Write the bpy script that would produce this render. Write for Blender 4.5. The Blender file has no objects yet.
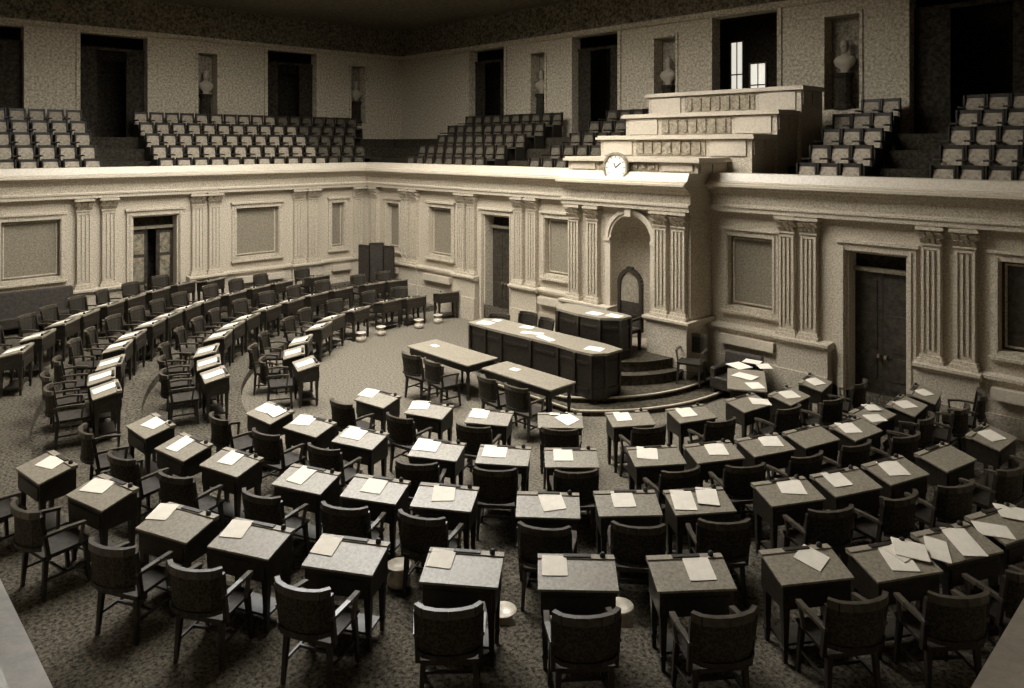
import bpy, bmesh, math, random
from mathutils import Vector, Matrix
random.seed(7)
SC = bpy.context.scene
COL = SC.collection
R = math.radians
PI = math.pi

# ------------------------------------------------------------------ camera, world, light, exposure
CAM = Vector((22.79, -14.82, 5.2))
FPX = 750.0; PCX = 512.0; HOR = 145.5
EX = Vector((.6935, -.7204)); EY = Vector((.7204, .6935))      # world x / y seen as (right, forward)
cd = bpy.data.cameras.new('camera'); cam = bpy.data.objects.new('camera', cd); COL.objects.link(cam)
cam.location = CAM
cam.rotation_euler = (R(90), 0, math.atan2(.7204, .6935))
cd.sensor_width = 36; cd.lens = FPX / 1024 * 36; cd.shift_y = -(344 - HOR) / 1024
cd.clip_start = .05; cd.clip_end = 200
SC.camera = cam
w = bpy.data.worlds.new('world'); SC.world = w; w.use_nodes = True
w.node_tree.nodes['Background'].inputs[0].default_value = (.9, .95, 1, 1)
w.node_tree.nodes['Background'].inputs[1].default_value = .15
SC.view_settings.view_transform = 'Standard'; SC.view_settings.look = 'None'
SC.view_settings.gamma = 1; SC.view_settings.use_curve_mapping = False
SC.view_settings.exposure = 0.0
LAY = 19.0            # strength of the glass ceiling panel, built with the ceiling below
LAY_RECT = (3.5, 13.5, -9.6, -2.6)


def at(px, py, z):
    d = (CAM.z - z) * FPX / (py - HOR); r = (px - PCX) / FPX * d
    return Vector((CAM.x + r * EX.x + d * EX.y, CAM.y + r * EY.x + d * EY.y))


# ------------------------------------------------------------------ materials
M = {}


def mat(name, col, rough=.6, spec=.4, speck=.25, scale=18, metal=0, coat=0, kind='noise', col2=None, bump=0.0):
    col = (col[0], col[1] * .95, col[2] * .93)          # one warm tint for every surface
    m = bpy.data.materials.new(name); m.use_nodes = True
    nt = m.node_tree; b = nt.nodes['Principled BSDF']
    b.inputs['Roughness'].default_value = rough
    b.inputs['Specular IOR Level'].default_value = spec
    b.inputs['Metallic'].default_value = metal
    b.inputs['Coat Weight'].default_value = coat
    tc = nt.nodes.new('ShaderNodeTexCoord')
    c1 = tuple(min(1, c * (1 + speck)) for c in col) + (1,)
    c0 = tuple(c * (1 - speck) for c in (col2 or col)) + (1,)
    ramp = nt.nodes.new('ShaderNodeValToRGB')
    ramp.color_ramp.elements[0].color = c0; ramp.color_ramp.elements[1].color = c1
    ramp.color_ramp.elements[0].position = .36; ramp.color_ramp.elements[1].position = .64
    if kind == 'voronoi':
        t = nt.nodes.new('ShaderNodeTexVoronoi'); t.inputs['Scale'].default_value = scale
        out = t.outputs['Distance']
    else:
        t = nt.nodes.new('ShaderNodeTexNoise'); t.inputs['Scale'].default_value = scale
        t.inputs['Detail'].default_value = 4; t.inputs['Roughness'].default_value = .75
        out = t.outputs['Fac']
    nt.links.new(tc.outputs['Object'], t.inputs['Vector'])
    nt.links.new(out, ramp.inputs['Fac'])
    nt.links.new(ramp.outputs['Color'], b.inputs['Base Color'])
    if bump:
        bp = nt.nodes.new('ShaderNodeBump'); bp.inputs['Strength'].default_value = bump
        bp.inputs['Distance'].default_value = .02
        nt.links.new(out, bp.inputs['Height']); nt.links.new(bp.outputs['Normal'], b.inputs['Normal'])
    M[name] = m
    return m


mat('marble', (.43, .393, .307), .5, .35, .42, 30, bump=.15)
mat('marble_coping', (.48, .44, .35), .4, .4, .14, 20)
mat('damask', (.21, .19, .14), .8, .2, .35, 24)
mat('carved_panel', (.26, .23, .165), .7, .3, .55, 14, bump=.6)
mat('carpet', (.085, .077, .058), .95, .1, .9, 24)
mat('carpet_paler', (.155, .142, .11), .95, .1, .6, 24)  # paler carpet colour for the innermost floor tier
mat('platform_carpet', (.07, .062, .044), .95, .1, .6, 12)
mat('step_edge', (.5, .46, .35), .5, .3, .15, 20)
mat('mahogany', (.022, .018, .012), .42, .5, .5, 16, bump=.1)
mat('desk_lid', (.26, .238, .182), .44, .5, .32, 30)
mat('chair_wood', (.022, .018, .013), .35, .5, .5, 16)
mat('chair_rail_lit', (.06, .052, .038), .32, .6, .4, 16)  # chair wood made paler: light caught by rails and arms put into colour
mat('leather', (.032, .027, .02), .65, .3, .5, 16)
mat('cane', (.03, .026, .018), .7, .3, .5, 40, kind='voronoi')
mat('paper', (.85, .82, .71), .8, .2, .05, 10)
mat('brass', (.3, .26, .16), .4, .5, .2, 30, metal=.6)
mat('ceramic', (.55, .51, .41), .3, .5, .15, 20)
mat('black_iron', (.02, .018, .014), .5, .4, .2, 20)
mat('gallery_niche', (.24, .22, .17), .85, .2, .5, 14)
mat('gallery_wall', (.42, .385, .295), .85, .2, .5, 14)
mat('gallery_frieze', (.15, .135, .10), .9, .1, .8, 10)
mat('gallery_carpet', (.035, .031, .022), .95, .1, .6, 14)
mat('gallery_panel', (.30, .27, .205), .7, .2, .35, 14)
mat('gallery_panel_shaded', (.085, .077, .056), .7, .2, .5, 14)  # same seat backs, with the shade around the gallery corner put into the colour
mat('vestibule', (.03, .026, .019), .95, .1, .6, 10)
mat('door_wood', (.035, .03, .021), .45, .4, .6, 9)
mat('door_panel', (.17, .152, .108), .45, .4, .6, 9)
mat('plaster', (.16, .145, .105), .9, .1, .3, 6)
mat('bust_marble', (.34, .31, .24), .5, .4, .1, 14)


def emis(name, col, s):
    m = bpy.data.materials.new(name); m.use_nodes = True
    b = m.node_tree.nodes['Principled BSDF']
    b.inputs['Base Color'].default_value = (*col, 1)
    b.inputs['Emission Color'].default_value = (*col, 1); b.inputs['Emission Strength'].default_value = s
    M[name] = m


emis('laylight', (1, .985, .95), LAY)
emis('daylight_pane', (1, .96, .84), .75)


# ------------------------------------------------------------------ mesh helpers
class MB:
    def __init__(s, T=None):
        s.v = []; s.f = []; s.T = T or (lambda a, b, c: (a, b, c))

    def add(s, vs, fs):
        o = len(s.v); s.v += [tuple(s.T(*p)) for p in vs]; s.f += [tuple(i + o for i in f) for f in fs]

    def box(s, x0, x1, y0, y1, z0, z1):
        s.add([(x0, y0, z0), (x1, y0, z0), (x1, y1, z0), (x0, y1, z0), (x0, y0, z1), (x1, y0, z1), (x1, y1, z1), (x0, y1, z1)],
              [(0, 3, 2, 1), (4, 5, 6, 7), (0, 1, 5, 4), (1, 2, 6, 5), (2, 3, 7, 6), (3, 0, 4, 7)])

    def frustum(s, a, b, z0, z1):          # a,b = (x0,x1,y0,y1) at bottom / top
        x0, x1, y0, y1 = a; X0, X1, Y0, Y1 = b
        s.add([(x0, y0, z0), (x1, y0, z0), (x1, y1, z0), (x0, y1, z0), (X0, Y0, z1), (X1, Y0, z1), (X1, Y1, z1), (X0, Y1, z1)],
              [(0, 3, 2, 1), (4, 5, 6, 7), (0, 1, 5, 4), (1, 2, 6, 5), (2, 3, 7, 6), (3, 0, 4, 7)])

    def bar(s, p, q, w=.04, h=.04):        # rectangular bar between two points
        p = Vector(p); q = Vector(q); d = (q - p).normalized()
        up = Vector((0, 0, 1)) if abs(d.z) < .95 else Vector((0, 1, 0))
        a = d.cross(up).normalized() * w / 2; b = a.cross(d).normalized() * h / 2
        vs = [p - a - b, p + a - b, p + a + b, p - a + b, q - a - b, q + a - b, q + a + b, q - a + b]
        s.add([tuple(v) for v in vs], [(0, 3, 2, 1), (4, 5, 6, 7), (0, 1, 5, 4), (1, 2, 6, 5), (2, 3, 7, 6), (3, 0, 4, 7)])

    def lathe(s, prof, c=(0, 0), n=14, sx=1, sy=1):
        o = []
        for r, z in prof:
            for i in range(n):
                a = 2 * PI * i / n; o.append((c[0] + r * sx * math.cos(a), c[1] + r * sy * math.sin(a), z))
        f = []
        for j in range(len(prof) - 1):
            for i in range(n):
                f.append((j * n + i, j * n + (i + 1) % n, (j + 1) * n + (i + 1) % n, (j + 1) * n + i))
        f.append(tuple(range(n - 1, -1, -1))); f.append(tuple(range((len(prof) - 1) * n, len(prof) * n)))
        s.add(o, f)

    def prism(s, poly, z0, z1):            # poly: (x,y) list
        n = len(poly)
        s.add([(x, y, z0) for x, y in poly] + [(x, y, z1) for x, y in poly],
              [tuple(range(n - 1, -1, -1)), tuple(range(n, 2 * n))] + [(i, (i + 1) % n, n + (i + 1) % n, n + i) for i in range(n)])

    def run(s, prof, u0, u1):              # profile [(n,z)] extruded along u
        k = len(prof)
        s.add([(u0, n, z) for n, z in prof] + [(u1, n, z) for n, z in prof],
              [tuple(range(k)), tuple(range(2 * k - 1, k - 1, -1))] + [(i, k + i, k + (i + 1) % k, (i + 1) % k) for i in range(k)])

    def build(s, name, m, parent=None, bevel=0, smooth=False):
        me = bpy.data.meshes.new(name)
        me.from_pydata(s.v, [], s.f)
        bm = bmesh.new(); bm.from_mesh(me); bmesh.ops.recalc_face_normals(bm, faces=bm.faces[:])
        if bevel:
            bmesh.ops.bevel(bm, geom=bm.edges[:], offset=bevel, segments=1, affect='EDGES', clamp_overlap=True)
        bm.to_mesh(me); bm.free()
        if smooth:
            for p in me.polygons: p.use_smooth = True
        me.materials.append(M[m])
        o = bpy.data.objects.new(name, me); COL.objects.link(o)
        if parent: o.parent = parent
        return o


def tag(o, label, cat, group=None):
    o['label'] = label; o['category'] = cat
    if group: o['group'] = group
    return o


def empty(name, label=None, cat=None, loc=(0, 0, 0), rz=0, group=None):
    o = bpy.data.objects.new(name, None); COL.objects.link(o); o.empty_display_size = .1
    o.location = loc; o.rotation_euler = (0, 0, rz)
    if label: tag(o, label, cat, group)
    return o


def struct(o):
    o['kind'] = 'structure'; return o


def dup(root, loc, rz, label, group=None):
    r = root.copy(); COL.objects.link(r); r.location = loc; r.rotation_euler = (0, 0, rz); r['label'] = label
    if group: r['group'] = group
    for ch in root.children:
        c = ch.copy(); COL.objects.link(c); c.parent = r
        for g in ch.children:
            d = g.copy(); COL.objects.link(d); d.parent = c
    return r


ORD = ['first', 'second', 'third', 'fourth', 'fifth', 'sixth', 'seventh', 'eighth', 'ninth', 'tenth', 'eleventh', 'twelfth',
       'thirteenth', 'fourteenth', 'fifteenth', 'sixteenth', 'seventeenth', 'eighteenth', 'nineteenth', 'twentieth',
       'twenty-first', 'twenty-second', 'twenty-third', 'twenty-fourth', 'twenty-fifth', 'twenty-sixth', 'twenty-seventh']

# ------------------------------------------------------------------ the setting
XR = 22.85; YB = -14.93
F = lambda u, n, z: (u, -n, z)               # front wall: along u = x, out into the room by n
L = lambda u, n, z: (n, u, z)                # left wall
RW = lambda u, n, z: (XR - n, u, z)
BW = lambda u, n, z: (u, YB + n, z)
GF = lambda u, n, z: (u, 5 - n, z)           # gallery back wall over the front wall
GL = lambda u, n, z: (-5 + n, u, z)
GR = lambda u, n, z: (28 - n, u, z)
GB = lambda u, n, z: (u, -20 + n, z)
ZD = 1.3; ZA = 3.77; ZT = 4.6


def wall(T, name, m, u0, u1, z0, z1, th, openings):
    us = sorted({u0, u1} | {a for o in openings for a in o[:2]}); zs = sorted({z0, z1} | {a for o in openings for a in o[2:4]})
    b = MB(T)
    for i in range(len(us) - 1):
        run = None
        for j in range(len(zs) - 1):
            uc = (us[i] + us[i + 1]) / 2; zc = (zs[j] + zs[j + 1]) / 2
            if any(o[0] < uc < o[1] and o[2] < zc < o[3] for o in openings):
                if run is not None: b.box(us[i], us[i + 1], -th, 0, run, zs[j]); run = None
            elif run is None: run = zs[j]
        if run is not None: b.box(us[i], us[i + 1], -th, 0, run, zs[-1])
    return struct(b.build(name, m))


def casing(T, parent, u0, u1, z0, z1, w_, name='casing', m='marble', sill=False, n=.07):
    b = MB(T)
    b.box(u0 - w_, u0, 0, n, z0, z1 + w_); b.box(u1, u1 + w_, 0, n, z0, z1 + w_); b.box(u0, u1, 0, n, z1, z1 + w_)
    b.box(u0 - w_ - .04, u1 + w_ + .04, 0, n + .05, z1 + w_, z1 + w_ + .06)
    b.box(u0 - w_ * .45, u0 - .02, n, n + .025, z0, z1 + w_ * .45); b.box(u1 + .02, u1 + w_ * .45, n, n + .025, z0, z1 + w_ * .45)
    if sill:
        b.box(u0 - w_, u1 + w_, 0, n, z0 - w_ * .8, z0); b.box(u0 - w_ - .03, u1 + w_ + .03, 0, n + .06, z0 - w_ * .8 - .05, z0 - w_ * .8)
    return b.build(name, m, parent)


def pilaster(T, parent, u, w_=.36, n0=0, base=ZD):
    b = MB(T)
    b.box(u - w_ / 2, u + w_ / 2, n0, n0 + .10, base + .14, ZA - .34)
    for k in (-1, 1):
        b.box(u + k * w_ * .42 - .022, u + k * w_ * .42 + .022, n0 + .1, n0 + .135, base + .2, ZA - .40)
        b.box(u + k * w_ * .14 - .018, u + k * w_ * .14 + .018, n0 + .1, n0 + .135, base + .26, ZA - .46)
    b.box(u - w_ * .42, u + w_ * .42, n0 + .1, n0 + .13, ZA - .44, ZA - .40)
    s = b.build('pilaster', 'marble', parent)
    c = MB(T)
    c.box(u - w_ / 2 - .02, u + w_ / 2 + .02, n0, n0 + .14, ZA - .36, ZA - .33)
    for r_ in range(2):                        # two tiers of leaves, curling outwards
        z = ZA - .33 + r_ * .11; g = .02 + r_ * .03
        k = 4 - r_
        for i in range(k):
            a = u - w_ / 2 - g + (w_ + 2 * g) * (i + .08) / k; e = u - w_ / 2 - g + (w_ + 2 * g) * (i + .92) / k
            c.add([(a, n0, z), (e, n0, z), (e, n0 + .12, z), (a, n0 + .12, z), (a, n0, z + .1), (e, n0, z + .1), (e - .01, n0 + .19 + g, z + .10), (a + .01, n0 + .19 + g, z + .10)],
                  [(0, 3, 2, 1), (4, 5, 6, 7), (0, 1, 5, 4), (1, 2, 6, 5), (2, 3, 7, 6), (3, 0, 4, 7)])
    c.box(u - w_ / 2, u + w_ / 2, n0, n0 + .11, ZA - .33, ZA - .07)
    c.box(u - w_ / 2 - .07, u + w_ / 2 + .07, n0, n0 + .22, ZA - .08, ZA - .03)
    c.box(u - w_ / 2 - .04, u + w_ / 2 + .04, n0, n0 + .18, ZA - .03, ZA)
    c.build('capital', 'marble', s)
    p = MB(T)
    p.box(u - w_ / 2 - .06, u + w_ / 2 + .06, n0, n0 + .19, base, base + .08)
    p.box(u - w_ / 2 - .03, u + w_ / 2 + .03, n0, n0 + .15, base + .08, base + .14)
    p.build('pilaster_base', 'marble', s)


def wall_panel(T, parent, u0, u1, m='damask', z0=1.72, z1=3.24):
    p = MB(T); p.box(u0, u1, -.2, -.12, z0, z1); p.build('wall_panel', m, parent)
    casing(T, parent, u0, u1, z0, z1, .13, 'panel_frame', sill=True, n=.05)
    b = MB(T)
    b.box(u0 + .05, u0 + .08, -.12, -.09, z0 + .05, z1 - .05); b.box(u1 - .08, u1 - .05, -.12, -.09, z0 + .05, z1 - .05)
    b.box(u0 + .08, u1 - .08, -.12, -.09, z1 - .08, z1 - .05); b.box(u0 + .08, u1 - .08, -.12, -.09, z0 + .05, z0 + .08)
    b.build('panel_bead', 'marble', parent)
    s = MB(T); s.box(u0 - .08, u1 + .12, .1, .26, .93, 1.12); s.build('dado_slab', 'marble_coping', parent)


def dado(T, parent, u0, u1, n=.12, top=ZD):
    b = MB(T)
    b.box(u0, u1, 0, n, .66, top - .12)
    b.box(u0 - .012, u1 + .012, 0, n + .04, 0, .66)
    b.build('dado', 'marble', parent)
    c = MB(T)
    c.run([(0, top - .12), (n + .03, top - .12), (n + .10, top - .05), (n + .10, top), (0, top + .03)], u0 - (.04 if n > .15 else 0), u1 + (.04 if n > .15 else 0))
    c.build('dado_moulding', 'marble', parent)


def entab(T, parent, u0, u1, n0=0):
    b = MB(T)
    b.run([(0, ZA), (n0 + .20, ZA), (n0 + .20, ZA + .10), (n0 + .23, ZA + .10), (n0 + .23, ZA + .14), (n0 + .14, ZA + .17), (n0 + .14, ZA + .36),
           (n0 + .20, ZA + .42), (n0 + .22, ZA + .46), (n0 + .32, ZA + .50), (n0 + .36, ZA + .55), (0, ZA + .55)], u0, u1)
    b.build('entablature', 'marble', parent)
    c = MB(T)
    c.run([(-.3, ZA + .55), (n0 + .40, ZA + .55), (n0 + .40, ZA + .60), (n0 + .34, ZA + .61), (n0 + .34, ZA + .64), (n0 + .27, ZA + .66), (n0 + .18, ZT), (-.3, ZT)], u0, u1)
    c.build('coping', 'marble_coping', parent)


# ---- front wall (rostrum side)
FP = [(1.2, 1.95), (3.6, 4.72), (8.72, 9.62), (14.25, 15.28), (19.36, 20.4)]
FD = [(6.2, 7.36), (16.78, 17.92)]
wf = wall(F, 'wall_front', 'marble', 0, XR, 0, ZT - .02, .35,
          [(a, b, 1.72, 3.24) for a, b in FP] + [(a, b, 0, 3.18) for a, b in FD] + [(11.5, 12.9, .5, 3.75)])
for i, (a, b) in enumerate(FP): wall_panel(F, wf, a, b, m='damask' if i < 4 else 'door_wood')
for u in (.55, 2.35, 2.85, 5.25, 5.72, 7.75, 8.28, 15.62, 16.08, 18.32, 18.86, 20.9, 21.5, 22.3): pilaster(F, wf, u, .34 if u < 10 else .32)
for a, b in ((0, 3.1), (5.0, 6.0), (7.55, 8.55), (13.75, 15.45), (15.45, 16.5), (18.1, 19.1)): dado(F, wf, a, b, .2 if b - a < 1.2 else .14)
for a, b in ((3.1, 5.0), (8.55, 10.3), (19.1, XR)): dado(F, wf, a, b, .1)
entab(F, wf, 0, 10.22); entab(F, wf, 13.88, XR)

# ---- left wall
LP = [(-10.95, -9.63), (-4.82, -3.42), (-1.46, -.98), (-14.2, -13.2)]
LD = [(-7.85, -6.55)]
wl = wall(L, 'wall_left', 'marble', YB, 0, 0, ZT - .02, .35, [(a, b, 1.72, 3.24) for a, b in LP] + [(a, b, 0, 3.2) for a, b in LD])
for a, b in LP: wall_panel(L, wl, a, b)
for u in (-12.6, -12.05, -9.08, -8.46, -6.02, -5.52, -2.72, -2.2, -.45): pilaster(L, wl, u, .36)
dado(L, wl, -9.35, -8.15, .22); dado(L, wl, -6.3, -5.25, .2); dado(L, wl, -3.0, -1.95, .2); dado(L, wl, -12.8, -11.8, .2)
for a, b in ((YB, -12.8), (-11.8, -9.35), (-5.25, -3.0), (-1.95, 0)): dado(L, wl, a, b, .1)
entab(L, wl, YB, 0)

# ---- right and back walls (behind and beside the viewpoint)
wr = wall(RW, 'wall_right', 'marble', YB, 0, 0, ZT - .02, .35, [(-9.0, -7.6, 0, 3.2)])
for u in (-13.5, -12.9, -10.6, -10.1, -6.6, -6.0, -3.0, -2.4): pilaster(RW, wr, u)
dado(RW, wr, YB, -9.2, .1); dado(RW, wr, -7.4, 0, .1); entab(RW, wr, YB, 0)
wb = wall(BW, 'wall_back', 'marble', 0, XR, 0, ZT - .02, .35, [(10.8, 12.2, 0, 3.2)])
for u in (2, 2.6, 6.2, 6.8, 9.6, 13.4, 16.4, 17, 20.2, 20.8): pilaster(BW, wb, u)
dado(BW, wb, 0, 10.6, .1); dado(BW, wb, 12.4, XR, .1); entab(BW, wb, 0, XR)

# ---- doors of the chamber
dn = 0


def door(T, a, b, zt, leaf_m, panel_m, glass=False, open_gap=False):
    global dn
    dn += 1
    r = struct(empty('door_%d' % dn))
    casing(T, r, a, b, 0, zt, .14, 'door_casing')
    q = MB(T); q.box(a, a + .05, -.5, 0, 0, zt); q.box(b - .05, b, -.5, 0, 0, zt); q.box(a, b, -.5, 0, zt - .05, zt); q.build('door_jamb', 'marble', r)
    zl = zt - .42
    q = MB(T); q.box(a + .05, b - .05, -.34, -.22, zl, zl + .08); q.build('transom_bar', 'damask', r)
    q = MB(T); q.box(a + .05, b - .05, -.4, -.36, zl + .08, zt - .05); q.build('transom', 'vestibule', r)
    mid = (a + b) / 2; g = .12 if open_gap else .004
    for s0, s1 in ((a + .05, mid - g), (mid + g, b - .05)):
        q = MB(T); q.box(s0, s1, -.36, -.31, .02, zl); lf = q.build('door_leaf', leaf_m, r)
        q = MB(T)
        for z0, z1 in ((.7, 1.15), (1.25, 1.95), (2.05, zl - .15)): q.box(s0 + .1, s1 - .1, -.31, -.29, z0, z1)
        q.build('leaf_panel', panel_m, lf)
        q = MB(T); k = s1 - .06 if s0 < mid - .1 and s1 < mid + .01 else s0 + .06
        q.box(k - .02, k + .02, -.31, -.24, 1.12, 1.18); q.build('door_handle', 'brass', lf)
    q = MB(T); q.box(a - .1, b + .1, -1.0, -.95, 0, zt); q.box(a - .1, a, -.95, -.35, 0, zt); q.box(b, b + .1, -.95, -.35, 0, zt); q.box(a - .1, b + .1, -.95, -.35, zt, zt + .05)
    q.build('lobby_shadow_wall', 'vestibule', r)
    return r


door(F, *FD[0], 3.18, 'door_wood', 'door_wood')
door(F, *FD[1], 3.18, 'door_wood', 'door_wood')
door(L, *LD[0], 3.2, 'door_wood', 'door_panel', open_gap=True)
door(RW, -9.0, -7.6, 3.2, 'door_wood', 'door_wood')
door(BW, 10.8, 12.2, 3.2, 'door_wood', 'door_wood')

# ---- the projecting centre bay with its arched niche
BX0, BX1, BN = 10.3, 13.82, .84
NX0, NX1 = 11.67, 12.81; NC = (NX0 + NX1) / 2; NR = (NX1 - NX0) / 2; NZ = 3.02
bay = struct(empty('trim_1'))
b = MB(F)
b.box(BX0, NX0, 0, BN, 0, ZT - .02); b.box(NX1, BX1, 0, BN, 0, ZT - .02)
N = 18
for i in range(N):                              # spandrels over the arch
    a0 = PI - PI * i / N; a1 = PI - PI * (i + 1) / N
    x0, x1 = NC + NR * math.cos(a0), NC + NR * math.cos(a1); z0, z1 = NZ + NR * math.sin(a0), NZ + NR * math.sin(a1)
    b.add([(x0, BN - .12, z0), (x1, BN - .12, z1), (x1, BN, z1), (x0, BN, z0), (x0, BN - .12, ZT - .02), (x1, BN - .12, ZT - .02), (x1, BN, ZT - .02), (x0, BN, ZT - .02)],
          [(0, 3, 2, 1), (4, 5, 6, 7), (0, 1, 5, 4), (1, 2, 6, 5), (2, 3, 7, 6), (3, 0, 4, 7)])
b.box(NX0, NX1, BN - .75, BN, 0, .6)
b.box(NX0, NX1, 0, BN - .12, NZ + NR + .02, ZT - .02)
b.build('bay_wall', 'marble', bay)
b = MB(F)                                       # the niche shell, half a cylinder closed by a quarter sphere
vs = []; fs = []
K = 16
prof = [(1, .6), (1, 1.6), (1, 2.4), (1, NZ)] + [(math.cos(t * PI / 2 / 7), NZ + NR * math.sin(t * PI / 2 / 7)) for t in range(1, 8)]
for r_, z in prof:
    for i in range(K + 1):
        a = PI * i / K
        vs.append((NC - NR * r_ * math.cos(a), BN - .12 - .62 * r_ * math.sin(a), z))
for j in range(len(prof) - 1):
    for i in range(K): fs.append((j * (K + 1) + i, j * (K + 1) + i + 1, (j + 1) * (K + 1) + i + 1, (j + 1) * (K + 1) + i))
b.add(vs, fs); b.build('niche', 'marble', bay, smooth=True)
b = MB(F)
for i in range(N):                              # archivolt
    a0 = PI - PI * i / N; a1 = PI - PI * (i + 1) / N
    for ri, ro, n1 in ((NR, NR + .06, .05), (NR + .06, NR + .15, .085)):
        P8 = []
        for nn in (0, n1):
            for (a, rr) in ((a0, ri), (a1, ri), (a1, ro), (a0, ro)): P8.append((NC + rr * math.cos(a), BN + nn, NZ + rr * math.sin(a)))
        b.add(P8, [(0, 3, 2, 1), (4, 5, 6, 7), (0, 1, 5, 4), (1, 2, 6, 5), (2, 3, 7, 6), (3, 0, 4, 7)])
b.box(NX0 - .15, NX0, BN, BN + .07, 1.38, NZ); b.box(NX1, NX1 + .15, BN, BN + .07, 1.38, NZ)
b.box(NX0 - .17, NX0 + .0, BN, BN + .1, NZ - .06, NZ + .02); b.box(NX1, NX1 + .17, BN, BN + .1, NZ - .06, NZ + .02)
b.box(NC - .09, NC + .09, BN, BN + .16, NZ + NR - .02, ZA)
b.build('archivolt', 'marble_coping', bay)
for u in (10.56, 11.16, 13.08 + .02, 13.58): pilaster(F, bay, u, .34, BN, 1.42)
for u0, u1 in ((BX0, NX0 - .02), (NX1 + .02, BX1)):
    b = MB(F); b.box(u0 - .02, u1 + .02, BN, BN + .2, 0, 1.3); b.build('pedestal', 'marble', bay)
    b = MB(F); b.run([(0, 1.3), (BN + .2, 1.3), (BN + .28, 1.37), (BN + .28, 1.42), (0, 1.42)], u0 - .1, u1 + .1); b.build('pedestal_cap', 'marble_coping', bay)
entab(F, bay, BX0 - .08, BX1 + .08, BN)

# ---- stepped stand of the press gallery over the bay
stand = struct(empty('trim_2'))
LV = [(10.3, 14.0, -.90, .3, 4.93), (10.35, 14.6, .3, 1.3, 5.45), (10.4, 14.68, 1.3, 2.3, 6.02), (10.42, 14.78, 2.3, 3.4, 6.62)]
for i, (x0, x1, y0, y1, zt) in enumerate(LV):
    zb = ZT if i == 0 else 4.0
    b = MB(); b.box(x0, x1, y0 + .06, y1 + .1, zb, zt - .1); b.build('stand_block', 'marble', stand)
    b = MB(); b.box(x0 - .08, x1 + .1, y0 - .06, y1 + .06, zt - .1, zt - .04); b.box(x0 - .05, x1 + .07, y0 - .02, y1 + .06, zt - .04, zt); b.build('stand_cap', 'marble_coping', stand)
    z0 = max(zb, (LV[i - 1][4] if i else ZT) + .04)
    w_ = x1 - x0
    b = MB()
    for a, c in ((.03, .24), (.76, .97)): b.box(x0 + w_ * a, x0 + w_ * c, y0 + .02, y0 + .06, z0, zt - .13)
    b.build('pale_slab', 'marble_coping', stand)
    b = MB(); b.box(x0 + w_ * .27, x0 + w_ * .73, y0 + .035, y0 + .06, z0, zt - .13)
    for k in range(7):
        u = x0 + w_ * (.31 + .063 * k); b.box(u - .06, u + .06, y0 + .0, y0 + .035, z0 + .05, zt - .18)
    b.build('carved_panel', 'carved_panel', stand)
    b = MB()                                       # masonry courses on the right end
    for k in range(2): b.box(x1, x1 + .03, y0 + .12 + k * .5, y0 + .55 + k * .5, max(zb, zt - .45), zt - .14)
    b.build('end_slab', 'marble', stand)

# ---- floor: concentric tiers rising away from the rostrum
CX, CY = 10.75, -1.95
TIERS = [(0, 6.85, 0), (6.85, 8.62, .16), (8.62, 10.3, .32), (10.3, 99, .5)]


def rect_r(a):
    c, s = math.cos(a), math.sin(a); r = 1e9
    if c > 1e-6: r = min(r, (XR - CX) / c)
    if c < -1e-6: r = min(r, (0 - CX) / c)
    if s > 1e-6: r = min(r, (0 - CY) / s)
    if s < -1e-6: r = min(r, (YB - CY) / s)
    return r


fl = struct(empty('floor')) if False else None
angs = [2 * PI * i / 360 for i in range(360)]
for cxx, cyy in ((0, 0), (XR, 0), (0, YB), (XR, YB)): angs.append(math.atan2(cyy - CY, cxx - CX) % (2 * PI))
angs.sort(); NA = len(angs)
vs = []; fs = []
rings = []
for r0, r1, z in TIERS:
    for r_ in (r0, r1): rings.append((max(r_, .01), z))
for r_, z in rings:
    for a in angs:
        q = min(r_, rect_r(a)); vs.append((CX + q * math.cos(a), CY + q * math.sin(a), z))
for j in range(len(rings) - 1):
    for i in range(NA):
        fs.append((j * NA + i, j * NA + (i + 1) % NA, (j + 1) * NA + (i + 1) % NA, (j + 1) * NA + i))
b = MB(); b.add(vs, fs)
me = bpy.data.meshes.new('floor'); me.from_pydata(b.v, [], b.f); me.materials.append(M['carpet']); me.materials.append(M['carpet_paler'])
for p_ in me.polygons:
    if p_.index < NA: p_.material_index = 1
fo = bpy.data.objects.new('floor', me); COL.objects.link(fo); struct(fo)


def floor_z(x, y):
    r_ = math.hypot(x - CX, y - CY)
    for r0, r1, z in TIERS:
        if r_ < r1: return z


# ---- gallery tiers, walls, ceiling
ROWS = [(.3 if k == 0 else .1 + .9 * k, 3.95 + .38 * k) for k in range(5)]
gf = MB()
for k, (n, z) in enumerate(ROWS):
    zb = 3.6 if k == 0 else ROWS[k - 1][1] - .02
    gf.box(-5, -n, -20, 5, zb, z); gf.box(-n, XR + n, n, 5, zb, z)
    gf.box(XR + n, 28, -20, 5, zb, z); gf.box(-n, XR + n, -20, YB - n, zb, z)
o = gf.build('trim_3', 'gallery_carpet'); struct(o)

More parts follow.
